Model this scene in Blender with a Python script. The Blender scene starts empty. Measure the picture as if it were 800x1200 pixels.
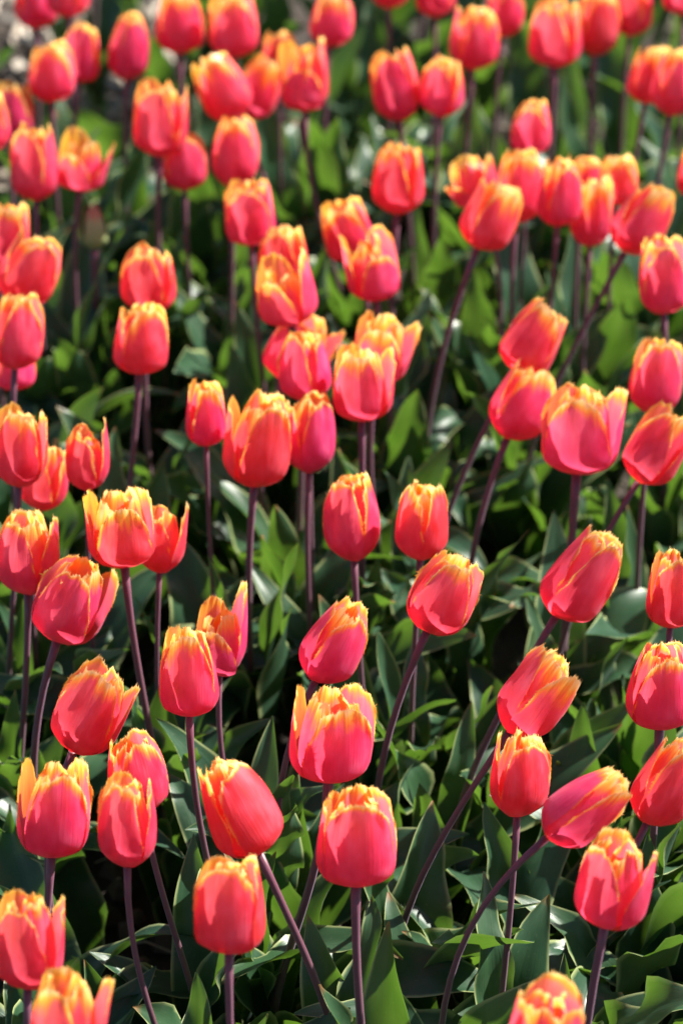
import bpy, math, random
import numpy as np
from mathutils import Vector

# ------------------------------------------------------------------ camera, sky, sun, exposure
scene = bpy.context.scene
col = scene.collection
R = math.radians
PITCH = R(36.0)                      # camera looks down by this much
HALF = 0.157                         # tangent of half the vertical field of view
CAM_Z = 1.77
CAM = np.array([0.0, 0.0, CAM_Z])
cam_data = bpy.data.cameras.new('camera')
cam = bpy.data.objects.new('camera', cam_data)
col.objects.link(cam)
cam.location = CAM
cam.rotation_euler = (R(90) - PITCH, 0, 0)
cam_data.sensor_fit = 'VERTICAL'
cam_data.sensor_height = 36.0
cam_data.lens = 18.0 / HALF
cam_data.clip_end = 500
cam_data.clip_start = 0.05
cam_data.dof.use_dof = True
cam_data.dof.focus_distance = 2.27
cam_data.dof.aperture_fstop = cam_data.lens / 1000 / 0.023
cam_data.dof.aperture_blades = 0
scene.camera = cam

SUN_AZ, SUN_EL = R(62), R(42)        # azimuth clockwise from straight ahead (+Y), elevation
to_sun = Vector((math.sin(SUN_AZ) * math.cos(SUN_EL), math.cos(SUN_AZ) * math.cos(SUN_EL), math.sin(SUN_EL)))
world = bpy.data.worlds.new('World')
scene.world = world
world.use_nodes = True
wn = world.node_tree.nodes
sky = wn.new('ShaderNodeTexSky')
sky.sky_type = 'NISHITA'
sky.sun_disc = False
sky.sun_elevation = SUN_EL
sky.sun_rotation = SUN_AZ
world.node_tree.links.new(sky.outputs[0], wn['Background'].inputs[0])
wn['Background'].inputs[1].default_value = 0.05
sun_data = bpy.data.lights.new('sun', 'SUN')
sun_data.energy = 5.0
sun_data.angle = R(0.53)
sun_data.color = (1.0, 0.95, 0.87)
sun = bpy.data.objects.new('sun', sun_data)
col.objects.link(sun)
sun.rotation_euler = to_sun.to_track_quat('Z', 'Y').to_euler()
sun.location = (2, 2, 4)
scene.view_settings.view_transform = 'Standard'
scene.view_settings.look = 'None'
scene.view_settings.exposure = 1.58
scene.view_settings.gamma = 1.0
scene.cycles.use_denoising = True
scene.cycles.max_bounces = 10
scene.cycles.diffuse_bounces = 5
scene.cycles.transmission_bounces = 6
scene.cycles.caustics_reflective = False
scene.cycles.caustics_refractive = False

# ------------------------------------------------------------------ materials
def nodes_of(name):
    m = bpy.data.materials.new(name)
    m.use_nodes = True
    t = m.node_tree
    t.nodes.clear()
    out = t.nodes.new('ShaderNodeOutputMaterial')
    return m, t, out

def N(t, kind, **kw):
    n = t.nodes.new(kind)
    for k, v in kw.items():
        setattr(n, k, v)
    return n

def L(t, a, b):
    t.links.new(a, b)

def ramp(t, fac, stops, interp='LINEAR'):
    r = N(t, 'ShaderNodeValToRGB')
    r.color_ramp.interpolation = interp
    e = r.color_ramp.elements
    while len(e) < len(stops):
        e.new(0.5)
    for i, (p, c) in enumerate(stops):
        e[i].position = p
        e[i].color = (c[0], c[1], c[2], 1) if not isinstance(c, (int, float)) else (c, c, c, 1)
    L(t, fac, r.inputs[0])
    return r.outputs[0]

def mix(t, fac, a, b, blend='MIX'):
    m = N(t, 'ShaderNodeMix', data_type='RGBA', blend_type=blend)
    for sock, v in ((m.inputs[0], fac), (m.inputs[6], a), (m.inputs[7], b)):
        if hasattr(v, 'is_linked'):
            L(t, v, sock)
        elif isinstance(v, (int, float)):
            sock.default_value = v
        else:
            sock.default_value = (v[0], v[1], v[2], 1)
    return m.outputs[2]

def math_n(t, op, a, b=None, c=None, clamp=False):
    m = N(t, 'ShaderNodeMath', operation=op, use_clamp=clamp)
    for i, v in enumerate((a, b, c)):
        if v is None:
            continue
        if hasattr(v, 'is_linked'):
            L(t, v, m.inputs[i])
        else:
            m.inputs[i].default_value = v
    return m.outputs[0]

def attr(t, name):
    a = N(t, 'ShaderNodeAttribute', attribute_name=name)
    s = N(t, 'ShaderNodeSeparateColor')
    L(t, a.outputs['Color'], s.inputs[0])
    return s.outputs[0], s.outputs[1], s.outputs[2], a.outputs['Alpha']

def combine(t, x, y, z):
    c = N(t, 'ShaderNodeCombineXYZ')
    for i, v in enumerate((x, y, z)):
        if hasattr(v, 'is_linked'):
            L(t, v, c.inputs[i])
        else:
            c.inputs[i].default_value = v
    return c.outputs[0]

def noise(t, vec, scale, detail=3, rough=0.55):
    n = N(t, 'ShaderNodeTexNoise')
    n.inputs['Scale'].default_value = scale
    n.inputs['Detail'].default_value = detail
    n.inputs['Roughness'].default_value = rough
    L(t, vec, n.inputs['Vector'])
    return n.outputs[0]

def petal_material():
    m, t, out = nodes_of('tulip_petal')
    u, v, edge, rnd = attr(t, 'data')                 # across, along, nearness to the fringe, random per petal
    seed = math_n(t, 'MULTIPLY', rnd, 57.0)
    streak = noise(t, combine(t, math_n(t, 'MULTIPLY', u, 9.0), math_n(t, 'MULTIPLY', v, 0.9), seed), 1.6, 4, 0.6)
    fine = noise(t, combine(t, math_n(t, 'MULTIPLY', u, 34.0), math_n(t, 'MULTIPLY', v, 1.6), seed), 1.0, 3, 0.6)
    blotch = noise(t, combine(t, math_n(t, 'MULTIPLY', u, 2.6), math_n(t, 'MULTIPLY', v, 2.2), seed), 1.5, 2, 0.5)
    e = math_n(t, 'ADD', edge, math_n(t, 'MULTIPLY', math_n(t, 'SUBTRACT', streak, 0.5), 1.05))
    e = math_n(t, 'ADD', e, math_n(t, 'MULTIPLY', math_n(t, 'SUBTRACT', blotch, 0.5), 0.5), clamp=True)
    e = math_n(t, 'MULTIPLY', e, ramp(t, edge, [(0.0, 0.0), (0.28, 1.0)]))
    body = ramp(t, blotch, [(0.25, (0.62, 0.022, 0.070)), (0.5, (0.78, 0.068, 0.165)), (0.75, (0.86, 0.16, 0.29))])
    body = mix(t, math_n(t, 'MULTIPLY', fine, 0.3), body, (0.64, 0.012, 0.045))
    hue = N(t, 'ShaderNodeHueSaturation')
    L(t, body, hue.inputs['Color'])
    L(t, math_n(t, 'ADD', 0.479, math_n(t, 'MULTIPLY', rnd, 0.034)), hue.inputs['Hue'])
    body = hue.outputs[0]
    outer = mix(t, ramp(t, e, [(0.25, 0.0), (0.62, 1.0)]), body, (0.94, 0.25, 0.05))
    outer = mix(t, ramp(t, e, [(0.55, 0.0), (0.88, 1.0)]), outer, (0.96, 0.60, 0.09))
    outer = mix(t, ramp(t, e, [(0.80, 0.0), (1.0, 0.8)]), outer, (0.98, 0.82, 0.40))
    base = ramp(t, v, [(0.0, 1.0), (0.075, 0.0)])
    outer = mix(t, math_n(t, 'MULTIPLY', base, 0.8), outer, (0.90, 0.42, 0.05))
    iv = math_n(t, 'ADD', math_n(t, 'MULTIPLY', v, 0.7), math_n(t, 'MULTIPLY', streak, 0.5))
    inner = ramp(t, iv, [(0.15, (0.88, 0.45, 0.04)), (0.42, (0.84, 0.14, 0.03)), (0.66, (0.92, 0.27, 0.03)), (0.90, (0.96, 0.52, 0.05))])
    inner = mix(t, ramp(t, e, [(0.25, 0.0), (0.75, 1.0)]), inner, (0.96, 0.56, 0.05))
    geo = N(t, 'ShaderNodeNewGeometry')
    color = mix(t, geo.outputs['Backfacing'], outer, inner)
    through = mix(t, 0.16, mix(t, 0.35, outer, (0.95, 0.20, 0.34)), inner)
    through = mix(t, ramp(t, e, [(0.4, 0.0), (0.8, 0.8)]), through, outer)
    hs = N(t, 'ShaderNodeHueSaturation')
    hs.inputs['Saturation'].default_value = 1.05
    hs.inputs['Value'].default_value = 1.1
    L(t, through, hs.inputs['Color'])
    p = N(t, 'ShaderNodeBsdfPrincipled')
    L(t, color, p.inputs['Base Color'])
    p.inputs['Roughness'].default_value = 0.34
    p.inputs['Specular IOR Level'].default_value = 0.85
    p.inputs['Sheen Weight'].default_value = 0.12
    p.inputs['Sheen Roughness'].default_value = 0.4
    p.inputs['Sheen Tint'].default_value = (1.0, 0.75, 0.9, 1)
    tr = N(t, 'ShaderNodeBsdfTranslucent')
    L(t, hs.outputs[0], tr.inputs['Color'])
    b = N(t, 'ShaderNodeBump')
    b.inputs['Strength'].default_value = 0.35
    b.inputs['Distance'].default_value = 0.0012
    L(t, math_n(t, 'ADD', fine, math_n(t, 'MULTIPLY', streak, 0.8)), b.inputs['Height'])
    L(t, b.outputs[0], p.inputs['Normal'])
    L(t, b.outputs[0], tr.inputs['Normal'])
    mx = N(t, 'ShaderNodeMixShader')
    mx.inputs[0].default_value = 0.52
    L(t, p.outputs[0], mx.inputs[1])
    L(t, tr.outputs[0], mx.inputs[2])
    L(t, mx.outputs[0], out.inputs[0])
    return m

def leaf_material():
    m, t, out = nodes_of('tulip_leaf')
    u, v, edge, rnd = attr(t, 'data')
    seed = math_n(t, 'MULTIPLY', rnd, 41.0)
    vein = noise(t, combine(t, math_n(t, 'MULTIPLY', u, 22.0), math_n(t, 'MULTIPLY', v, 1.2), seed), 1.0, 2, 0.5)
    patch = noise(t, combine(t, math_n(t, 'MULTIPLY', u, 1.5), math_n(t, 'MULTIPLY', v, 5.0), seed), 1.3, 4, 0.6)
    speck = noise(t, combine(t, math_n(t, 'MULTIPLY', u, 14.0), math_n(t, 'MULTIPLY', v, 60.0), seed), 1.0, 2, 0.6)
    c = ramp(t, patch, [(0.25, (0.013, 0.037, 0.021)), (0.55, (0.023, 0.056, 0.033)), (0.8, (0.040, 0.078, 0.052))])
    c = mix(t, math_n(t, 'MULTIPLY', vein, 0.4), c, (0.035, 0.10, 0.03))
    tone = ramp(t, rnd, [(0.0, (0.85, 0.95, 1.05)), (0.5, (1.0, 1.0, 0.95)), (1.0, (1.1, 1.08, 0.9))])
    c = mix(t, 1.0, c, tone, 'MULTIPLY')
    c = mix(t, ramp(t, speck, [(0.66, 0.0), (0.8, 0.35)]), c, (0.22, 0.26, 0.16))
    rim = ramp(t, edge, [(0.84, 0.0), (0.97, 0.8)])
    c = mix(t, rim, c, (0.33, 0.38, 0.16))
    tip = math_n(t, 'MULTIPLY', ramp(t, v, [(0.955, 0.0), (1.0, 0.8)]), ramp(t, rnd, [(0.45, 0.0), (0.55, 1.0)]))
    c = mix(t, tip, c, (0.30, 0.12, 0.05))
    th = ramp(t, patch, [(0.2, (0.12, 0.29, 0.02)), (0.8, (0.24, 0.42, 0.05))])
    th = mix(t, math_n(t, 'MULTIPLY', vein, 0.45), th, (0.11, 0.26, 0.015))
    p = N(t, 'ShaderNodeBsdfPrincipled')
    L(t, c, p.inputs['Base Color'])
    L(t, ramp(t, patch, [(0.3, 0.30), (0.7, 0.47)]), p.inputs['Roughness'])
    p.inputs['Specular IOR Level'].default_value = 0.4
    p.inputs['Sheen Weight'].default_value = 0.02
    p.inputs['Sheen Roughness'].default_value = 0.5
    p.inputs['Sheen Tint'].default_value = (0.75, 0.9, 1.0, 1)
    tr = N(t, 'ShaderNodeBsdfTranslucent')
    L(t, th, tr.inputs['Color'])
    b = N(t, 'ShaderNodeBump')
    b.inputs['Strength'].default_value = 0.18
    b.inputs['Distance'].default_value = 0.0015
    L(t, math_n(t, 'ADD', vein, math_n(t, 'MULTIPLY', patch, 0.7)), b.inputs['Height'])
    L(t, b.outputs[0], p.inputs['Normal'])
    mx = N(t, 'ShaderNodeMixShader')
    mx.inputs[0].default_value = 0.235
    L(t, p.outputs[0], mx.inputs[1])
    L(t, tr.outputs[0], mx.inputs[2])
    L(t, mx.outputs[0], out.inputs[0])
    return m

def stem_material():
    m, t, out = nodes_of('tulip_stem')
    u, v, _e, rnd = attr(t, 'data')
    seed = math_n(t, 'MULTIPLY', rnd, 23.0)
    n1 = noise(t, combine(t, math_n(t, 'MULTIPLY', u, 8.0), math_n(t, 'MULTIPLY', v, 6.0), seed), 2.0, 4, 0.6)
    k = math_n(t, 'ADD', v, math_n(t, 'MULTIPLY', math_n(t, 'SUBTRACT', n1, 0.5), 0.5))
    c = ramp(t, k, [(0.05, (0.10, 0.13, 0.04)), (0.38, (0.12, 0.075, 0.05)), (0.62, (0.09, 0.031, 0.040)), (0.95, (0.13, 0.041, 0.066))])
    p = N(t, 'ShaderNodeBsdfPrincipled')
    L(t, c, p.inputs['Base Color'])
    p.inputs['Roughness'].default_value = 0.45
    p.inputs['Sheen Weight'].default_value = 0.2
    p.inputs['Sheen Tint'].default_value = (0.85, 0.7, 1.0, 1)
    b = N(t, 'ShaderNodeBump')
    b.inputs['Strength'].default_value = 0.25
    b.inputs['Distance'].default_value = 0.0008
    L(t, n1, b.inputs['Height'])
    L(t, b.outputs[0], p.inputs['Normal'])
    L(t, p.outputs[0], out.inputs[0])
    return m

def bud_material():
    m, t, out = nodes_of('green_bud_petal')
    u, v, edge, rnd = attr(t, 'data')
    s = noise(t, combine(t, math_n(t, 'MULTIPLY', u, 16.0), math_n(t, 'MULTIPLY', v, 1.5), rnd), 1.0, 3, 0.6)
    c = ramp(t, math_n(t, 'ADD', v, math_n(t, 'MULTIPLY', s, 0.25)), [(0.2, (0.22, 0.33, 0.12)), (0.85, (0.42, 0.44, 0.20)), (1.0, (0.55, 0.22, 0.14))])
    p = N(t, 'ShaderNodeBsdfPrincipled')
    L(t, c, p.inputs['Base Color'])
    p.inputs['Roughness'].default_value = 0.5
    L(t, p.outputs[0], out.inputs[0])
    return m

def soil_material():
    m, t, out = nodes_of('soil')
    tc = N(t, 'ShaderNodeTexCoord')
    o = tc.outputs['Object']
    a = noise(t, o, 9.0, 6, 0.65)
    f = noise(t, o, 160.0, 4, 0.7)
    c = ramp(t, a, [(0.3, (0.020, 0.014, 0.011)), (0.55, (0.035, 0.025, 0.019)), (0.75, (0.06, 0.044, 0.033))])
    c = mix(t, ramp(t, f, [(0.35, 0.0), (0.75, 0.4)]), c, (0.08, 0.06, 0.045))
    p = N(t, 'ShaderNodeBsdfPrincipled')
    L(t, c, p.inputs['Base Color'])
    p.inputs['Roughness'].default_value = 0.95
    b = N(t, 'ShaderNodeBump')
    b.inputs['Strength'].default_value = 0.9
    b.inputs['Distance'].default_value = 0.006
    L(t, math_n(t, 'ADD', f, math_n(t, 'MULTIPLY', a, 1.5)), b.inputs['Height'])
    L(t, b.outputs[0], p.inputs['Normal'])
    L(t, p.outputs[0], out.inputs[0])
    return m

def debris_material():
    m, t, out = nodes_of('dry_debris')
    u, v, edge, rnd = attr(t, 'data')
    c = ramp(t, rnd, [(0.0, (0.035, 0.025, 0.019)), (0.4, (0.30, 0.24, 0.18)), (0.75, (0.50, 0.42, 0.33)), (1.0, (0.62, 0.56, 0.47))])
    tc = N(t, 'ShaderNodeTexCoord')
    n1 = noise(t, tc.outputs['Object'], 220.0, 3, 0.6)
    c = mix(t, math_n(t, 'MULTIPLY', n1, 0.5), c, (0.14, 0.10, 0.07))
    p = N(t, 'ShaderNodeBsdfPrincipled')
    L(t, c, p.inputs['Base Color'])
    p.inputs['Roughness'].default_value = 0.6
    L(t, p.outputs[0], out.inputs[0])
    return m

M_PETAL, M_LEAF, M_STEM = petal_material(), leaf_material(), stem_material()
M_BUD, M_SOIL, M_DEBRIS = bud_material(), soil_material(), debris_material()

# ------------------------------------------------------------------ mesh helpers
def make_mesh(name, verts, faces, data, mat, smooth=True):
    me = bpy.data.meshes.new(name)
    me.from_pydata([tuple(map(float, p)) for p in verts], [], faces)
    a = me.attributes.new('data', 'FLOAT_COLOR', 'POINT')
    a.data.foreach_set('color', np.asarray(data, dtype=np.float32).ravel())
    if smooth:
        me.polygons.foreach_set('use_smooth', [True] * len(me.polygons))
    me.materials.append(mat)
    me.update()
    return me

def link(name, me, parent=None, loc=(0, 0, 0)):
    o = bpy.data.objects.new(name, me)
    col.objects.link(o)
    o.location = loc
    if parent is not None:
        o.parent = parent
    return o

def grid_faces(nu, nv, off=0):
    """rows v of nu columns; faces wind so that the normal is d/du x d/dv"""
    f = []
    for j in range(nv - 1):
        for i in range(nu - 1):
            a = off + j * nu + i
            f.append((a, a + 1, a + nu + 1, a + nu))
    return f

def smooth_noise(rng, n, knots):
    k = rng.uniform(-1, 1, knots + 3)
    x = np.linspace(0, knots, n)
    i = np.floor(x).astype(int)
    f = x - i
    f = f * f * (3 - 2 * f)
    return k[i] * (1 - f) + k[i + 1] * f

# ------------------------------------------------------------------ camera rays
FWD = np.array([0, math.cos(PITCH), -math.sin(PITCH)])
UP = np.array([0, math.sin(PITCH), math.cos(PITCH)])
RIGHT = np.array([1.0, 0, 0])
FPX = 600.0 / HALF
def ray(px, py):                     # 800 x 1200 picture
    return FWD + RIGHT * ((px - 400) / FPX) + UP * ((600 - py) / FPX)
def on_plane(px, py, z):
    d = ray(px, py)
    return CAM + d * ((z - CAM_Z) / d[2])

# ------------------------------------------------------------------ the setting: ground
def axis(core0, core1, step, far0, far1, g=1.5):
    a = list(np.arange(core0, core1, step))
    s, x = step, core1
    hi = []
    while x < far1:
        hi.append(x); s *= g; x += s
    hi.append(far1)
    s, x = step * g, core0 - step * g
    lo = []
    while x > far0:
        lo.append(x); s *= g; x -= s
    lo.append(far0)
    return np.array(lo[::-1] + a + hi)
gx = axis(-0.9, 0.9, 0.018, -60, 60)
gy = axis(1.2, 4.2, 0.018, -40, 120)
GX, GY = np.meshgrid(gx, gy)
rg = np.random.default_rng(5)
def value_noise(x, y, cell, seed):
    h = np.random.default_rng(seed).uniform(-1, 1, (97, 97))
    xi, yi = x / cell, y / cell
    i, j = np.floor(xi).astype(int), np.floor(yi).astype(int)
    fx, fy = xi - i, yi - j
    fx, fy = fx * fx * (3 - 2 * fx), fy * fy * (3 - 2 * fy)
    g = lambda a, b: h[a % 97, b % 97]
    return (g(i, j) * (1 - fx) + g(i + 1, j) * fx) * (1 - fy) + (g(i, j + 1) * (1 - fx) + g(i + 1, j + 1) * fx) * fy
near = np.exp(-((GX / 3.0) ** 2 + ((GY - 2.6) / 3.5) ** 2))
GZ = near * (0.010 * value_noise(GX, GY, 0.11, 1) + 0.006 * value_noise(GX, GY, 0.045, 2) + 0.004 * value_noise(GX, GY, 0.02, 3)) - 0.008
gv = np.stack([GX.ravel(), GY.ravel(), GZ.ravel()], 1)
ground = link('ground', make_mesh('ground', gv, grid_faces(len(gx), len(gy)), np.zeros((len(gv), 4)), M_SOIL))
ground['kind'] = 'structure'

# ------------------------------------------------------------------ tulip pieces
KNEE = [0.42]                        # where along its height the bloom is widest
BAND = [1.0]                         # how far the yellow runs down this bloom's petals
TONE = [0.5]                         # how pink (0) or red (1) the bloom being built is
def petal_mesh(rng, RM, HB, W, rim, inner, rotz, flare, tipcut, basis, origin):
    """one fringed petal of a cup: RM greatest radius, HB height, rim = radius at the lip / RM"""
    NU, NV = 17, 20
    us = np.linspace(-1, 1, NU)
    vs = np.linspace(0, 1, NV) ** 0.92
    U, V = np.meshgrid(us, vs)
    k = rng.uniform(1.9, 3.0)
    top = 1 - tipcut * np.abs(us) ** k + (0.045 if inner else 0.022) * smooth_noise(rng, NU, 7)
    VV = V * top[None, :]
    knee = KNEE[0]
    lo = 0.13 + 0.87 * np.sin(np.pi / 2 * np.clip(VV / knee, 0, 1)) ** 0.85
    hi = 1 - (1 - rim) * np.clip((VV - knee) / (1 - knee), 0, 1.2) ** 1.8
    r = RM * np.where(VV < knee, lo, hi)
    r = r + RM * 0.25 * flare * np.clip((VV - 0.6) / 0.4, 0, 1) ** 2
    z = HB * (VV ** 1.22)
    hw = W * (0.20 + 0.80 * np.sin(np.pi / 2 * np.clip(V / 0.46, 0, 1)) ** 0.9) * (1 - 0.27 * np.clip((V - 0.5) / 0.5, 0, 1) ** 1.7)
    rho = np.clip(r * (1.22 if not inner else 1.12), RM * (0.62 if not inner else 0.45), RM * (1.02 if not inner else 0.98))
    if inner:
        hw = hw * (1 - 0.22 * V ** 1.5)
    side = 1 + 0.05 * smooth_noise(rng, NV, 6)[:, None] * (U > 0) + 0.05 * smooth_noise(rng, NV, 6)[:, None] * (U < 0)
    al = U * hw * side / rho
    tx = rho * np.sin(al)
    rad = r - rho * (1 - np.cos(al)) * (np.clip(0.82 + 0.25 * (1 - V), 0, 1) if not inner else 1.0)
    # hand-made unevenness: ridge lines, edge roll, soft dents
    edge_roll = (rng.uniform(-0.02, 0.10) if not inner else rng.uniform(-0.08, 0.0)) * np.abs(U) ** 4 * V
    crease = -0.030 * np.exp(-((U - rng.uniform(-.1, .1)) / 0.13) ** 2) * V
    dent = 0.035 * np.outer(smooth_noise(rng, NV, 3), smooth_noise(rng, NU, 4))
    lip = (0.17 if inner else 0.09) * V ** 5 * smooth_noise(rng, NU, 9)[None, :]
    rad = rad + RM * (edge_roll + crease + dent + lip) + rng.uniform(-.0006, .0006)
    ct, st = math.cos(flare * 0.75), math.sin(flare * 0.75)      # a petal that stands apart hinges at its base
    rad, z = rad * ct + z * st, z * ct - rad * st * 0.4
    P = np.stack([rad, tx, z], -1).reshape(-1, 3)
    # nearness to the margin
    d_side = (1 - np.abs(U)) * hw
    d_top = (top[None, :] - VV) * HB * 1.15
    wid = 0.0016 + 0.0050 * np.clip((V - 0.35) / 0.65, 0, 1) ** 1.5
    es = 1 - np.clip(d_side / wid, 0, 1)
    brk = np.clip(0.62 + 0.75 * smooth_noise(rng, NV, 7), 0.1, 1)[:, None] * (U > 0) + np.clip(0.62 + 0.75 * smooth_noise(rng, NV, 7), 0.1, 1)[:, None] * (U <= 0)
    es = es * np.clip((V - 0.30) / 0.35, 0, 1) * brk
    band = BAND[0] * (rng.uniform(.012, .028) if inner else rng.uniform(.004, .019)) * np.clip(1 + 0.7 * smooth_noise(rng, NU, 5), .25, 2)[None, :]
    et = 1 - np.clip(d_top / band, 0, 1)
    edge = np.clip(np.maximum(es, et ** 1.2), 0, 1)
    rnd = min(1, max(0, TONE[0] + rng.uniform(-.18, .18)))
    data = [(u * .5 + .5, v, e, rnd) for u, v, e in zip(U.ravel(), VV.ravel(), edge.ravel())]
    verts = [p for p in P]
    faces = grid_faces(NU, NV)
    # the fringe: slender teeth standing on the upper margin
    idx = [j * NU for j in range(8, NV)] + [(NV - 1) * NU + i for i in range(1, NU)] + [j * NU + NU - 1 for j in range(NV - 2, 7, -1)]
    inn = [j * NU + 2 for j in range(8, NV)] + [(NV - 3) * NU + i for i in range(1, NU)] + [j * NU + NU - 3 for j in range(NV - 2, 7, -1)]
    nb = len(idx)
    for s in range(nb - 1):
        a, b = P[idx[s]], P[idx[s + 1]]
        oa, ob = a - P[inn[s]], b - P[inn[s + 1]]
        fade = min(1.0, 0.35 + 0.09 * min(s, nb - 2 - s))
        seg = np.linalg.norm(b - a)
        cnt = max(1, int(seg / 0.00075))
        for q in range(cnt):
            f0, f1 = (q + 0.0) / cnt, (q + 1.0) / cnt
            p0, p1 = a + (b - a) * f0, a + (b - a) * f1
            o_ = oa + (ob - oa) * (f0 + f1) / 2
            o_ = o_ / (np.linalg.norm(o_) + 1e-9)
            ln = (0.0006 + 0.0026 * rng.random() ** 1.7) * fade * HB / 0.06
            tp = (p0 + p1) / 2 + o_ * ln + (b - a) / (seg + 1e-9) * rng.uniform(-.5, .5) * ln + rng.uniform(-.0004, .0004, 3)
            n0 = len(verts)
            verts += [p0, p1, tp]
            dd = data[idx[s]]
            data += [dd, dd, (dd[0], dd[1], 0.55 + 0.45 * fade if dd[2] > .3 else 0.6, rnd)]
            faces.append((n0, n0 + 1, n0 + 2))
    P = np.array(verts)
    c, s = math.cos(rotz), math.sin(rotz)
    P = np.stack([P[:, 0] * c - P[:, 1] * s, P[:, 0] * s + P[:, 1] * c, P[:, 2]], 1)
    P = P @ basis.T + origin
    return make_mesh('petal', P, faces, data, M_PETAL)

def stem_mesh(rng, foot, top, axis_dir, r0, r1, bow, mat=None):
    """tube from the soil to the base of the bloom, arriving along axis_dir"""
    n, k = 16, 8
    h = np.linalg.norm(top - foot)
    p1 = foot + np.array([bow[0], bow[1], 0.42 * h])
    p2 = top - axis_dir * 0.36 * h
    ts = np.linspace(0, 1, n)
    C = ((1 - ts) ** 3)[:, None] * foot + (3 * (1 - ts) ** 2 * ts)[:, None] * p1 + (3 * (1 - ts) * ts ** 2)[:, None] * p2 + (ts ** 3)[:, None] * top
    T = np.gradient(C, axis=0)
    T /= np.linalg.norm(T, axis=1)[:, None]
    ref = np.array([0.0, 1.0, 0.0])
    verts, data = [], []
    rnd = rng.uniform()
    for i in range(n):
        a = np.cross(T[i], ref); a /= np.linalg.norm(a)
        b = np.cross(T[i], a)
        r = r0 + (r1 - r0) * ts[i]
        if i == n - 1:
            r *= 1.35
        if i == n - 2:
            r *= 1.12
        for q in range(k):
            w = 2 * math.pi * q / k
            verts.append(C[i] + r * (a * math.cos(w) + b * math.sin(w)))
            data.append((q / k, ts[i], 0, rnd))
    faces = []
    for i in range(n - 1):
        for q in range(k):
            q2 = (q + 1) % k
            faces.append((i * k + q, i * k + q2, (i + 1) * k + q2, (i + 1) * k + q))
    faces.append(tuple((n - 1) * k + q for q in range(k)))
    return C, make_mesh('stem', verts, faces, data, M_STEM)

def leaf_arrays(rng, start, az, length, W, e0, e1, wave=1.0, twist=None, fold0=1.35, fold1=0.55, curl=0.0, NS=26, NU=9):
    """a broad wavy tulip leaf: az heading, e0/e1 elevation at base and tip"""
    s = np.linspace(0, 1, NS)
    el = e0 + (e1 - e0) * (s ** rng.uniform(1.3, 2.0)) + 0.12 * smooth_noise(rng, NS, 4)
    hd = az + curl * s ** 1.5 + 0.18 * smooth_noise(rng, NS, 3)
    T = np.stack([np.cos(el) * np.cos(hd), np.cos(el) * np.sin(hd), np.sin(el)], 1)
    C = np.concatenate([[np.zeros(3)], np.cumsum((T[:-1] + T[1:]) / 2 * (length / (NS - 1)), 0)]) + start
    if twist is None:
        twist = rng.uniform(-0.9, 0.9)
    tw = twist * s ** 1.4 + 0.12 * smooth_noise(rng, NS, 3)
    wp = np.where(s < 0.42, 0.42 + 0.58 * np.sin(np.pi / 2 * s / 0.42) ** 1.2, np.cos(np.pi / 2 * np.clip((s - 0.42) / 0.58, 0, 1)) ** 0.85)
    wp = wp * (1 + 0.05 * smooth_noise(rng, NS, 6))
    wp[-1] = 0.015
    fold = fold0 + (fold1 - fold0) * np.clip(s / 0.65, 0, 1) ** 0.8
    us = np.linspace(-1, 1, NU)
    ph1, ph2 = rng.uniform(0, 6.28, 2)
    if twist is None and rng.random() < .3:
        twist = rng.uniform(-1.8, 1.8)
    k1, k2 = rng.uniform(1.8, 4.2, 2)
    verts, data = [], []
    rnd = rng.uniform()
    up = np.array([0, 0, 1.0])
    for i in range(NS):
        lat = np.cross(up, np.array([math.cos(hd[i]), math.sin(hd[i]), 0]))
        lat /= np.linalg.norm(lat)
        nor = np.cross(T[i], lat)
        c, sn = math.cos(tw[i]), math.sin(tw[i])
        lat, nor = lat * c + nor * sn, nor * c - lat * sn
        w = W * wp[i]
        fd = fold[i]
        for u in us:
            a = abs(u) * fd                       # margins bend up into a channel
            if fd > 1e-3:
                x = w * math.sin(a) / fd; y = w * (1 - math.cos(a)) / fd
            else:
                x, y = w * abs(u), 0
            amp = wave * (0.16 * W) * abs(u) ** 2 * (0.25 + math.sin(math.pi * min(1, s[i] * 1.05)))
            y += amp * (math.sin(2 * math.pi * k1 * s[i] + ph1) if u > 0 else math.sin(2 * math.pi * k2 * s[i] + ph2))
            y -= 0.05 * w * math.exp(-(u / 0.16) ** 2)
            verts.append(C[i] + lat * (x if u > 0 else -x) + nor * y)
            data.append((u * .5 + .5, s[i], abs(u), rnd))
    return verts, grid_faces(NU, NS), data

def leaf_mesh(*a, **k):
    v, f, d = leaf_arrays(*a, **k)
    return make_mesh('leaf', v, f, d, M_LEAF)

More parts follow.
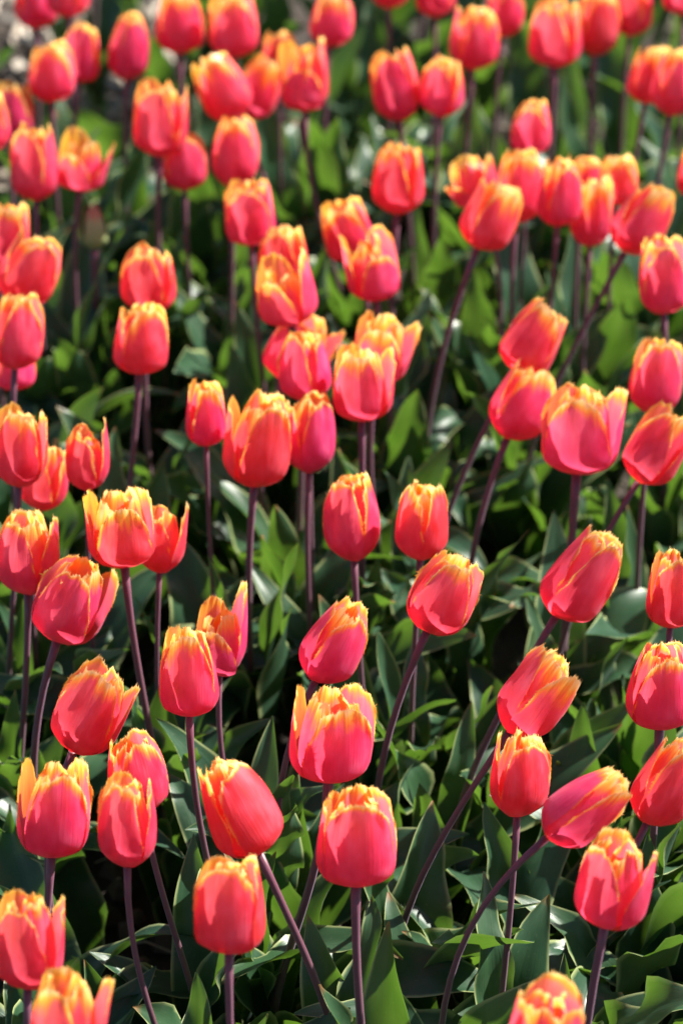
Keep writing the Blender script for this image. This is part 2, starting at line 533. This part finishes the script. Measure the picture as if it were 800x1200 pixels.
# ------------------------------------------------------------------ the tulips, one line each
# bloom centre x, y, width, length in the 800 x 1200 picture, tilt to the right (degrees), drift of the foot (px),
# openness 0..1, shift along the view (m, + is farther), label
TULIPS = [
 (42,  2, 50, 64,   0,  0, .2,  .02, 'red tulip cut by the top edge, leftmost of the two in the top left corner'),
 (80, -12, 50, 64,  0,  0, .2, -.02, 'red tulip hanging from the top edge, right of the two in the top left corner'),
 (96,  64, 48, 66,  8, 15, .3,  .03, 'tulip with orange lip tucked behind its left neighbour near the top left corner'),
 (60,  87, 54, 66,  0,  0, .4, -.02, 'tulip with two yellow lip patches, front of the pair near top left corner'),
 (150, 57, 49, 75,  4,  0, .2,  .0,  'tall narrow tulip with white glint on its right shoulder, alone near the top left'),
 (16, 132, 48, 62,  3,  0, .3,  .03, 'tulip with tall pale right petal at the left edge, below the top left pair'),
 (-12, 145, 48, 66, 0,  0, .3, -.02, 'pink sliver of a tulip cut by the left edge in the upper left'),
 (41, 193, 56, 84,  0,  5, .4, -.02, 'large pink tulip with frilled yellow crown beside the ragged dark red one'),
 (97, 191, 54, 66,  8,  0, .85, .0,  'ragged dark red tulip with yellow streaks and petals splayed open, upper left'),
 (188, 142, 62, 84, 3,  3, .5, -.05, 'broad tulip with a pale flared right petal overlapping a smaller tulip, upper left'),
 (216, 192, 52, 62, 0,  0, .2,  .05, 'small squat tulip half hidden under the broad one with flared petal, upper left'),
 (275, 181, 56, 79, 2,  0, .3,  .0,  'tulip with vertical pink sheen and orange left margin, above the yellow-lipped open cup'),
 (210,  28, 57, 68, 0,  0, .3, -.01, 'tulip near the top edge with orange centre, left of the square-lipped one'),
 (274,  33, 58, 70, 0,  0, .55, .0,  'square-lipped open tulip with white-lit right rim close to the top edge'),
 (262, 105, 60, 76, -22, 25, .4, -.04,'tulip tilting left with a diagonal petal fold, leaning against another, upper middle'),
 (304, 105, 50, 72, 12, 0, .5,  .03, 'yellow-throated tulip behind the left-tilting one, upper middle'),
 (327,  64, 42, 48, 0,  0, .4,  .04, 'small shaded orange tulip behind a frilly open one, upper middle'),
 (357,  90, 57, 80, 0, 50, .7, -.02, 'frilly open tulip with a hooded orange back petal on a slanting stem, upper middle'),
 (388,  24, 50, 62, 5,  0, .2,  .0,  'tulip at the top edge just left of centre with one slightly right-leaning bloom'),
 (293, 252, 60, 72, -2, 12, .65, .0, 'yellow-lipped open tulip cup with a V notch at right, above the stacked pair'),
 (8,  277, 58, 72,  8,  0, .4,  .03, 'tulip at the left edge behind a right-leaning pink one with orange margin'),
 (34, 319, 66, 80, 16, 0, .4, -.02, 'right-leaning pink tulip with orange right margin at the left edge'),
 (20, 391, 60, 84,  5,  0, .35, -.04,'pink tulip with yellow crown at the left edge, covering a red one below it'),
 (16, 430, 50, 56,  3,  5, .2,  .05, 'red tulip peeking out beneath a pink one at the left edge'),
 (175, 330, 64, 76, 5,  0, .35, .0,  'upper of two tulips stacked one above the other, left of centre'),
 (165, 400, 64, 78, 4, -25, .35, .0, 'lower of two tulips stacked one above the other, with shadow across its front'),
 (408, 273, 60, 68, -12, 10, .5, .03,'left-tilting tulip half behind a loose orange-margined one, centre of upper third'),
 (435, 311, 62, 84, -8, 25, .6, -.01,'loose tulip with a short folded front petal and orange margins, on a right-slanting stem'),
 (333, 300, 58, 52, 0, -20, .4, .04, 'pale-lipped tulip mostly hidden behind a swirled open one below it'),
 (336, 342, 70, 80, -8,  0, .6, -.01,'swirled open tulip with orange hooded petal and rounded pink front, above the crowded pair'),
 (350, 410, 74, 78, 18, 0, .6, .04,  'tulip with a pointed orange flap to the right, behind a tall yellow-margined one'),
 (358, 433, 62, 76, -2, 0, .45, -.01,'tall tulip with yellow lines down both petals, front of the crowded central pair'),
 (446, 411, 62, 76, 8, 15, .7, .03,  'open tulip with big yellow-orange petals behind a wide pink one, just right of centre'),
 (424, 452, 70, 84, 0,  0, .6, -.01, 'wide pink tulip with a broad front petal before the big yellow-orange one'),
 (241, 487, 48, 78, 0,  2, .2,  .0,  'slim closed tulip standing alone on a straight thin stem, left of centre'),
 (303, 518, 76, 109, 6, -5, .5, -.02,'large tulip with ruffled yellow top and white-lit lip, left of its smaller twin'),
 (363, 511, 60, 88, 2, 12, .5, .01,  'smaller tulip tucked at the right of the large ruffled one, in the middle'),
 (24, 527, 60, 92,  4, -25, .45,-.04,'pink tulip with orange frill at the left edge, in front of two others'),
 (52, 561, 60, 78, 10,  0, .5,  .05, 'red tulip between a pink left-edge one and a tall one with a standing orange petal'),
 (103, 537, 50, 100, 2, 0, .45, .0,  'tall tulip with one rounded orange petal standing up at its right, left side'),
 (142, 621, 80, 88, -4, 30, .7, -.02,'wide tulip with its yellow left petal spread apart and a bright patch in front'),
 (189, 631, 54, 92, 4,  0, .5,  .03, 'tulip with a tall orange petal half hidden behind the wide spread one'),
 (33, 649, 72, 98, 2, -28, .5, .0,   'large pink tulip with yellow petal tips at the left edge, middle height'),
 (82, 708, 82, 98, 12, -20, .5, .0,   'plump pink tulip with a frilly white-yellow lip and pointed right petal'),
 (107, 834, 82, 106, 17, 0, .65, .0, 'tulip with a long right petal standing apart from its orange crown, lower left'),
 (221, 790, 72, 104, 0, 38, .35, -.03,'smooth egg-shaped tulip before a curled open one, lower left of centre'),
 (260, 745, 62, 98, 4, 38, .85, .03, 'tulip with a tall upright petal over an orange inside, behind the egg-shaped one'),
 (391, 755, 72, 100, 18, -15, .3, .0,'closed tulip leaning right with red underside, just left of centre, lower half'),
 (388, 863, 94, 108, 3, -58, .75, .0,'broad open tulip with a tall frilled yellow crown, lower centre'),
 (413, 608, 66, 102, -2, 12, .2, .0, 'upright closed pink tulip with a long seam right of its middle, centre'),
 (495, 613, 64, 90, 3,  0, .45, .0,  'upright tulip with a deep central furrow and yellow top, right of the closed pink one'),
 (519, 698, 78, 96, 15, -35, .45, .0,'right-leaning tulip with a shadow on its lower right and glowing orange right petal'),
 (679, 677, 78, 108, 22, -90, .45,.0,'fringed tulip leaning right on a slanting stem, highest of the leaning pair at right'),
 (626, 815, 76, 108, 36, -92, .4,.0,'strongly right-leaning tulip on a long curved purple stem, lower right'),
 (608, 911, 70, 96, 2, -18, .6, .0,  'upright tulip with a fully golden top between two leaning ones, lower right'),
 (682, 948, 72, 108, 52, -66, .3,-.01,'magenta tulip lying over to the right on a bowed purple stem'),
 (718, 1036, 88, 108, 8, -12, .75, -.01,'open tulip with gap-toothed golden crown in the bottom right, in front of the bowed one'),
 (780, 919, 74, 106, 16, -30, .4, .0,'red tulip leaning right and cut by the right edge, above the bottom right corner'),
 (774, 806, 82, 102, 0, -5, .4, .0,  'large smooth red tulip at the right edge with white-yellow rim'),
 (788, 694, 58, 88, 2,  0, .45, .0,  'narrow red tulip at the right edge above the large smooth one'),
 (637, 1212, 90, 95, 5, 0, .75, -.02,'frilly golden tip of a tulip rising from the bottom edge, right of centre'),
 (418, 985, 94, 112, 1, 25, .5, .0,  'large upright tulip on a straight stem, standing at the bottom centre'),
 (279, 949, 88, 118, -18, 75, .3,.0, 'left-tilting tulip with a satin pink right petal on a slanting stem'),
 (270, 1064, 84, 112, 2, 22, .35,-.02,'short tulip low in the bottom centre-left with a bright right petal tip'),
 (65, 951, 82, 114, 6, -8, .55, .0,  'large tulip with frilled yellow top and right ear, lower left'),
 (160, 910, 72, 94, -8, 50, .45, .03,'tulip leaning back with smooth right shoulder, behind a narrow one in the lower left'),
 (150, 967, 68, 104, 2, 70, .35,-.02,'narrow tulip split by a red seam, standing in front of a paler one, lower left'),
 (33, 1107, 80, 110, 2, 0, .6, .0,   'tulip with an upright right petal at the left edge near the bottom'),
 (79, 1200, 84, 112, 4, 0, .75,-.02, 'orange-topped tulip cut by the bottom edge in the left corner'),
 (624, 398, 64, 84, 28, -70, .4, .0, 'right-leaning tulip on a long arching stem, above a leaning pair, right of centre'),
 (610, 474, 70, 86, 14, -28, .45,.01,'tulip with flame-shaped sheen half behind the wide open one, right of centre'),
 (679, 506, 90, 100, 3, -14, .7,-.02,'wide open tulip with a pointed right petal flung outward, right of centre'),
 (768, 443, 62, 84, 5,  0, .45, .0,  'tulip near the right edge with pale left petal and orange seam, above a leaning one'),
 (771, 527, 66, 88, 24, -65, .45,.0, 'tulip near the right edge leaning over a slanting purple stem'),
 (776, 326, 60, 86, -4, 5, .6, .0,   'tulip with golden lip at the right edge, below a crowded cluster'),
 (751, 259, 62, 82, 32, -85, .45,-.02,'magenta tulip leaning right at the end of the crowded cluster, on a long slanting stem'),
 (693, 251, 50, 78, 2,  0, .8, .0,   'spotty orange and yellow tulip inside the crowded cluster on the right'),
 (723, 214, 48, 56, 3,  0, .4, .04,  'upright tulip behind the leaning magenta one at the back of the cluster'),
 (655, 228, 52, 76, 2, -14, .3,-.01, 'magenta pointed tulip in the middle of the crowded cluster'),
 (607, 221, 56, 80, 4, 15, .5, .01,  'pink tulip with an orange frilled top second from the left in the cluster'),
 (574, 254, 64, 80, 14, -38, .5,-.03,'orange-margined tulip leaning right, lowest and leftmost front one of the cluster'),
 (552, 211, 54, 50, -18, 0, .95, .03,'wide-open drooping red tulip at the left end of the cluster'),
 (684, 212, 48, 50, 4,  0, .5, .04,  'pale-lipped tulip mostly hidden at the back of the cluster'),
 (467, 212, 62, 78, 3,  0, .55, .0,  'tulip with glowing orange crown left of the crowded cluster'),
 (622, 150, 47, 62, 2,  0, .3, .0,   'small tulip alone just above the crowded cluster'),
 (464, 102, 54, 80, -6, 15, .25, .0, 'tall left-tilting pink tulip of the side-by-side pair above centre'),
 (518, 103, 52, 68, 4, -6, .35, .0,  'shorter tulip with orange tip on the right of the side-by-side pair'),
 (555,  47, 58, 70, 3,  0, .4, .0,   'tulip with orange shoulders near the top edge, right of centre'),
 (590,  14, 46, 60, 4,  0, .2, .03,  'pink tulip touching the top edge behind the one with orange shoulders'),
 (510, -12, 46, 64, 0,  0, .3, .0,   'red base of a tulip cut by the top edge, right of top centre'),
 (456, -22, 46, 64, 0,  0, .3, .0,   'red base of a tulip barely showing at the middle of the top edge'),
 (650,  40, 62, 76, 0,  0, .55,-.03, 'wide tulip with ribbed front and white lip, first of the three at top right'),
 (699,  28, 52, 74, 2,  0, .35, .0,  'middle tulip of the row of three at top right'),
 (740,  10, 48, 64, 4,  0, .3, .03,  'tulip of the row of three at top right that is nearest the right edge'),
 (762,  90, 50, 64, 10, -8, .4, .02, 'left tulip of the overlapping pair at the right edge near the top'),
 (791, 100, 56, 72, 8, -12, .3,-.02, 'right tulip of the overlapping pair at the right edge near the top'),
 (800,  -8, 46, 50, 0, 0, .3, .0,    'red tip of a tulip in the extreme top right corner'),
 (815, 205, 46, 60, 0, 0, .3, .0,    'thin red edge of a tulip cut by the right edge beside the cluster'),
]

Z_BLOOM = 0.33
# blooms with a short front petal that lets one look in: height of front, right and left outer petals
TALL = {(260, 745): (.62, 1.12, .9), (97, 191): (.7, 1., 1.), (552, 211): (.62, .95, 1.), (357, 90): (.66, 1.05, 1.05), (336, 342): (.72, 1.05, 1.), (435, 311): (.66, 1.02, 1.), (103, 537): (.85, 1.12, .9), (189, 631): (.8, 1.12, .9)}
# heading of the first outer petal (-90 faces the camera, 0 right) and how far each outer petal bends out
SHAPE = {
 (418, 985): (-80, .0, .05, .0), (279, 949): (-42, .0, -.06, .0), (270, 1064): (-106, .05, .0, .0), (65, 951): (-80, .05, .12, .0),
 (150, 967): (-112, .05, .0, .0), (160, 910): (-60, .0, .0, .0), (221, 790): (-92, .0, .0, .0), (107, 834): (-112, .09, .0, .0),
 (82, 708): (-102, .16, .0, .0), (388, 863): (-76, .10, .10, .12), (679, 677): (-62, .0, .0, .05), (626, 815): (-50, .0, .0, .10),
 (718, 1036): (-140, .10, .0, .0), (608, 911): (-70, .0, .0, .0), (679, 506): (-102, .18, .0, .1), (519, 698): (-96, .08, .0, .0),
 (33, 1107): (-110, .12, .0, .0), (79, 1200): (-115, .18, .0, .1), (142, 621): (-75, .05, .05, .24), (413, 608): (-126, .0, .0, .0),
 (495, 613): (-150, .0, .0, .0), (188, 142): (-112, .14, .0, .0), (260, 745): (-110, .02, .0, .05), (97, 191): (-120, .22, .22, .26),
 (552, 211): (-150, .25, .3, .3), (357, 90): (-100, .0, .1, .0), (350, 410): (-110, .16, .0, .0), (446, 411): (-100, .3, .1, .2),
 (391, 755): (-70, .0, .0, .0), (682, 948): (-60, .0, .0, .0), (774, 806): (-85, .0, .0, .0), (780, 919): (-70, .0, .0, .0),
 (303, 518): (-72, .0, .1, .08), (424, 452): (-105, .15, .0, .1), (103, 537): (-120, .1, .0, .0), (189, 631): (-120, .15, .0, .0),
}
GROUP = 'red and yellow fringed tulips in the bed'

def rot_basis(axis_dir):
    a = axis_dir / np.linalg.norm(axis_dir)
    x = np.array([1.0, 0, 0]); x = x - a * x.dot(a); x /= np.linalg.norm(x)
    y = np.cross(a, x)
    return np.stack([x, y, a], 1)

plan = []
for i, (cx, cy, w, h, tilt, fdx, opn, dz, label) in enumerate(TULIPS):
    rng = np.random.default_rng(1000 + i)
    d = ray(cx, cy)
    zp = Z_BLOOM + rng.uniform(-.012, .012)
    depth = (zp - CAM_Z) / d[2] + dz
    plan.append(dict(i=i, rng=rng, d=d, depth=depth, cx=cx, cy=cy, w=w, h=h, tilt=tilt, fdx=fdx, opn=opn, label=label))
# blooms that would run into each other slide apart along their own lines of sight
for _ in range(40):
    for a in plan:
        for b in plan:
            if a['i'] >= b['i']:
                continue
            pa, pb = CAM + a['d'] * a['depth'], CAM + b['d'] * b['depth']
            need = 0.52 * (a['w'] * a['depth'] + b['w'] * b['depth']) / FPX
            gap = np.linalg.norm((pa - pb) * np.array([1, 1, 0.85]))
            if gap < need:
                s = 0.006 * (1 if a['depth'] > b['depth'] else -1)
                a['depth'] += s
                b['depth'] -= s

feet = []
for T in plan:
    rng, d, depth = T['rng'], T['d'], T['depth']
    C = CAM + d * depth
    px = depth / FPX                                  # metres per picture pixel there
    W = T['w'] * px
    tw = R(T['tilt'] + (7 if 11 < T['tilt'] < 26 else -5 if T['tilt'] >= 30 else -4 if T['tilt'] < -11 else 0))
    lean = R(rng.uniform(9, 20)) + 0.10 * abs(math.sin(tw))
    ax = np.array([math.sin(tw), math.cos(tw) * math.sin(lean), math.cos(tw) * math.cos(lean)])
    asp = min(1.62, max(1.12, T['h'] / T['w'] * 1.03))
    HB = W * asp
    opn = T['opn']
    B = C - ax * HB * 0.5
    foot = np.array([B[0] - ax[0] * 0.02 + T['fdx'] * px * 1.25, B[1] - lean * 0.10 + rng.uniform(-.012, .012), -0.012])
    root = bpy.data.objects.new('tulip', None)
    root.empty_display_size = 0.02
    col.objects.link(root)
    root.location = foot
    root['label'] = T['label']
    root['category'] = 'tulip'
    root['group'] = GROUP
    o = B - foot
    bow = (rng.uniform(-.008, .008) + T['fdx'] * px * 0.15, rng.uniform(-.006, .01))
    rs = W * 0.051
    Cs, me = stem_mesh(rng, np.zeros(3), o, ax, rs * 1.15, rs, bow)
    link('stem', me, root)
    TONE[0] = rng.uniform(.0, 1.0)
    KNEE[0] = rng.uniform(.32, .45)
    BAND[0] = rng.choice([.55, .8, 1.0, 1.25, 1.7])
    basis = rot_basis(ax)
    RM = W * (0.50 - 0.03 * opn)
    rot0 = R(-90 + rng.uniform(-40, 40))
    special = SHAPE.get((T['cx'], T['cy']))
    if special:
        rot0 = R(special[0])
    org = o + ax * 0.001
    for q in range(3):
        rim = 0.48 + 0.38 * opn + rng.uniform(-.10, .10)
        fl = rng.uniform(0, .22) * opn * (1 if rng.random() < .6 else 0.2)
        hk = TALL.get((T['cx'], T['cy']), (1, 1, 1))[q]
        if special:
            fl = special[1 + (q + 2) % 3]
            rim = rim + 0.3 * fl
        me = petal_mesh(rng, RM, HB * hk * rng.uniform(.93, 1.03), RM * rng.uniform(.96, 1.14), rim, False,
                        rot0 + q * R(120) + R(rng.uniform(-7, 7)), fl, rng.uniform(.13, .26), basis, org)
        link('petal', me, root)
    for q in range(3):
        rim = 0.34 + 0.40 * opn + rng.uniform(-.08, .08)
        me = petal_mesh(rng, RM * .87, HB * (rng.uniform(.92, 1.01) if (T['cx'], T['cy']) not in TALL else rng.uniform(.72, .95)), RM * rng.uniform(.92, 1.02), rim, True,
                        rot0 + R(60) + q * R(120) + R(rng.uniform(-7, 7)), 0, rng.uniform(.10, .22), basis, org)
        link('petal', me, root)
    # leaves sheathing the lower stem
    nl = 6
    az0 = rng.uniform(0, 6.28)
    for q in range(nl):
        az = az0 + q * 2.4 + rng.uniform(-.4, .4)
        hs = [0.004, 0.012, 0.03, 0.06, 0.09, 0.02][q] * rng.uniform(.7, 1.3)
        k = int(np.argmin(np.abs(Cs[:, 2] - hs)))
        ln = [0.245, 0.23, 0.205, 0.18, 0.145, 0.17][q] * rng.uniform(.85, 1.15)
        wd = [0.029, 0.027, 0.023, 0.019, 0.015, 0.019][q] * rng.uniform(.85, 1.2)
        e0, e1 = R(rng.uniform(72, 89)), R(rng.uniform(15, 78) if rng.random() < .58 else rng.uniform(-80, 15))
        me = leaf_mesh(rng, Cs[k], az, ln, wd, e0, e1, wave=rng.uniform(.8, 2.6), curl=rng.uniform(-.6, .6))
        link('leaf', me, root)
    feet.append(foot)

# ------------------------------------------------------------------ the pale green bud among the leaves, upper left
rng = np.random.default_rng(77)
C = on_plane(110, 266, 0.26)
foot = np.array([C[0], C[1], -.012])
root = bpy.data.objects.new('tulip_bud', None)
root.empty_display_size = 0.02
col.objects.link(root)
root.location = foot
root['label'] = 'pale green unopened tulip bud among the leaves, upper left'
root['category'] = 'tulip bud'
Cs, me = stem_mesh(rng, np.zeros(3), C - foot - np.array([0, 0, .022]), np.array([0.05, 0.05, 1.0]), .003, .003, (0, 0))
link('stem', me, root)
for q in range(3):
    me = petal_mesh(rng, .0125, .046, .0150, .30, False, R(-80 + 120 * q), 0, .5, np.eye(3), C - foot - np.array([0, 0, .022]))
    me.materials[0] = M_BUD
    link('petal', me, root)
for q in range(3):
    me = leaf_mesh(rng, Cs[1], 1 + q * 2.3, .19, .026, R(80), R(rng.uniform(20, 60)))
    link('leaf', me, root)
feet.append(foot)

# ------------------------------------------------------------------ tulips whose blooms stand above the picture: stems and leaves show
rng = np.random.default_rng(31)
def far_tulip(px, py, label):
    f = on_plane(px, py, 0.0); f[2] = -.012
    root = bpy.data.objects.new('tulip', None)
    root.empty_display_size = 0.02
    col.objects.link(root)
    root.location = f
    root['label'] = label
    root['category'] = 'tulip'
    root['group'] = 'tulips at the far side of the bed with blooms above the picture'
    top = np.array([rng.uniform(-.01, .02), rng.uniform(0, .03), rng.uniform(.29, .33)])
    ax = np.array([rng.uniform(-.1, .25), rng.uniform(0, .2), 1.0]); ax /= np.linalg.norm(ax)
    Cs, me = stem_mesh(rng, np.zeros(3), top, ax, .0038, .0033, (rng.uniform(-.01, .01), 0))
    link('stem', me, root)
    basis = rot_basis(ax)
    opn = rng.uniform(.2, .6)
    for q in range(6):
        inner = q > 2
        me = petal_mesh(rng, .0235 * (.9 if inner else 1), .06, .025, .45 + .4 * opn - .12 * inner, inner, R(120 * q + 60 * inner - 90 + rng.uniform(-8, 8)), 0, .26, basis, top)
        link('petal', me, root)
    for q in range(4):
        me = leaf_mesh(rng, Cs[0] + np.array([0, 0, .01 + .02 * q]), q * 2.4 + rng.uniform(-.5, .5) + px, rng.uniform(.16, .24), rng.uniform(.02, .032), R(rng.uniform(66, 84)), R(rng.uniform(-10, 60)), curl=rng.uniform(-.5, .5))
        link('leaf', me, root)
    feet.append(f)
for px, py, where in ((116, 150, 'left of the tall narrow tulip at top left'),
                      (145, 60, 'straight behind the tall narrow tulip at top left'),
                      (241, 110, 'between the orange-centred and square-lipped tulips'),
                      (292, 70, 'behind the square-lipped tulip'),
                      (424, 130, 'left of the side-by-side pair above centre'),
                      (490, 170, 'between the two of the side-by-side pair'),
                      (538, 130, 'just left of the tulip with orange shoulders'),
                      (612, 110, 'left of the row of three at top right'),
                      (722, 150, 'behind the row of three at top right'),
                      (772, 50, 'above the overlapping pair near the right edge')):
    far_tulip(px, py, 'stem and leaves of tulip cropped above, ' + where)

# ------------------------------------------------------------------ the mass of leaves between the plants
rng = np.random.default_rng(9)
V_, F_, D_ = [], [], []
def add_leaf(p, **kw):
    v, f, d = leaf_arrays(rng, p, rng.uniform(0, 6.28), rng.uniform(.14, .22), rng.uniform(.018, .028), R(rng.uniform(70, 88)), R(rng.uniform(10, 80)),
                          wave=rng.uniform(.8, 2.6), curl=rng.uniform(-.6, .6), NS=18, NU=7)
    o = len(V_)
    V_.extend(v); D_.extend(d); F_.extend(tuple(k + o for k in q) for q in f)
for _ in range(390):
    y = rng.uniform(1.45, 3.32)
    hw = 0.30 + 0.115 * y
    x = rng.uniform(-hw, hw + .1)
    inside_frame = abs(x) < 0.105 * y + .06
    if inside_frame and y < 2.75 and x < .12 and rng.random() < .35:
        continue
    if x < -0.22 and y > 3.05:
        continue
    add_leaf(np.array([x, y, rng.uniform(-.01, .02)]))
for px, py in ((735, 990), (745, 1000), (700, 1010), (770, 1160), (760, 1250), (720, 1270), (790, 1240), (620, 1000), (650, 1040), (690, 1120), (740, 1100), (560, 1240), (620, 1260), (740, 700), (230, 760), (60, 520)):
    for q in range(3):
        p = on_plane(px + rng.uniform(-18, 18), py + rng.uniform(-25, 25), 0.0)
        add_leaf(p)
fol = link('tulip_foliage', make_mesh('tulip_foliage', V_, F_, D_, M_LEAF))
fol['kind'] = 'stuff'
fol['label'] = 'dense green tulip leaves filling the bed between the stems'
fol['category'] = 'foliage'

# ------------------------------------------------------------------ dry litter and clods on the soil
rng = np.random.default_rng(12)
V_, F_, D_ = [], [], []
def add_clod(p, s, tone):
    o = len(V_)
    ph = rng.uniform(0, 6.28)
    k = 5
    V_.append(p + np.array([0, 0, s * rng.uniform(.5, .8)])); D_.append((0, 0, 0, tone))
    for q in range(k):
        a = ph + 6.283 * q / k
        V_.append(p + np.array([math.cos(a) * s * .6 * rng.uniform(.6, 1.1), math.sin(a) * s * .6 * rng.uniform(.6, 1.1), s * .35])); D_.append((0, 0, 0, tone))
    for q in range(k):
        a = ph + 6.283 * q / k
        V_.append(p + np.array([math.cos(a) * s * rng.uniform(.7, 1.1), math.sin(a) * s * rng.uniform(.7, 1.1), -s * .4])); D_.append((0, 0, 0, tone))
    for q in range(k):
        r = (q + 1) % k
        F_.append((o, o + 1 + q, o + 1 + r))
        F_.append((o + 1 + q, o + 1 + k + q, o + 1 + k + r, o + 1 + r))
def add_straw(p, ln, wd, tone):
    a, tl = rng.uniform(0, 6.28), rng.uniform(-.25, .35)
    d = np.array([math.cos(a), math.sin(a), tl]) * ln
    s = np.array([-math.sin(a), math.cos(a), 0]) * wd
    m = p + d * .5 + np.array([0, 0, rng.uniform(0, .2) * ln])
    o = len(V_)
    for c in (p, m, p + d):
        V_.append(c + s); V_.append(c - s); V_.append(c + np.array([0, 0, wd * 1.2]))
        D_.extend([(0, 0, 0, tone)] * 3)
    for q in (0, 3):
        F_.extend([(o + q, o + q + 3, o + q + 5, o + q + 2), (o + q + 2, o + q + 5, o + q + 4, o + q + 1), (o + q + 1, o + q + 4, o + q + 3, o + q)])
for _ in range(1500):
    y = rng.uniform(1.5, 3.9); x = rng.uniform(-1, 1) * (.16 + .13 * y)
    add_clod(np.array([x, y, -.002]), rng.uniform(.004, .016), rng.uniform(0, .15))
for _ in range(300):
    y = rng.uniform(1.5, 3.4); x = rng.uniform(-1, 1) * (.16 + .13 * y)
    add_straw(np.array([x, y, .006]), rng.uniform(.02, .07), rng.uniform(.0006, .0022), rng.uniform(.2, 1))
for _ in range(900):                                   # pale chips on the open ground past the far left of the bed
    y = rng.uniform(3.0, 4.1); x = rng.uniform(-.75, -.18)
    if y < 3.15 and x > -.26:
        continue
    if rng.random() < .5:
        add_clod(np.array([x, y, .001]), rng.uniform(.006, .02), rng.uniform(.5, 1))
    else:
        add_straw(np.array([x, y, .006]), rng.uniform(.02, .06), rng.uniform(.002, .006), rng.uniform(.5, 1))
deb = link('soil_litter', make_mesh('soil_litter', V_, F_, D_, M_DEBRIS, smooth=False))
deb['kind'] = 'stuff'
deb['label'] = 'dry straw bits and clods scattered on the soil'
deb['category'] = 'litter'
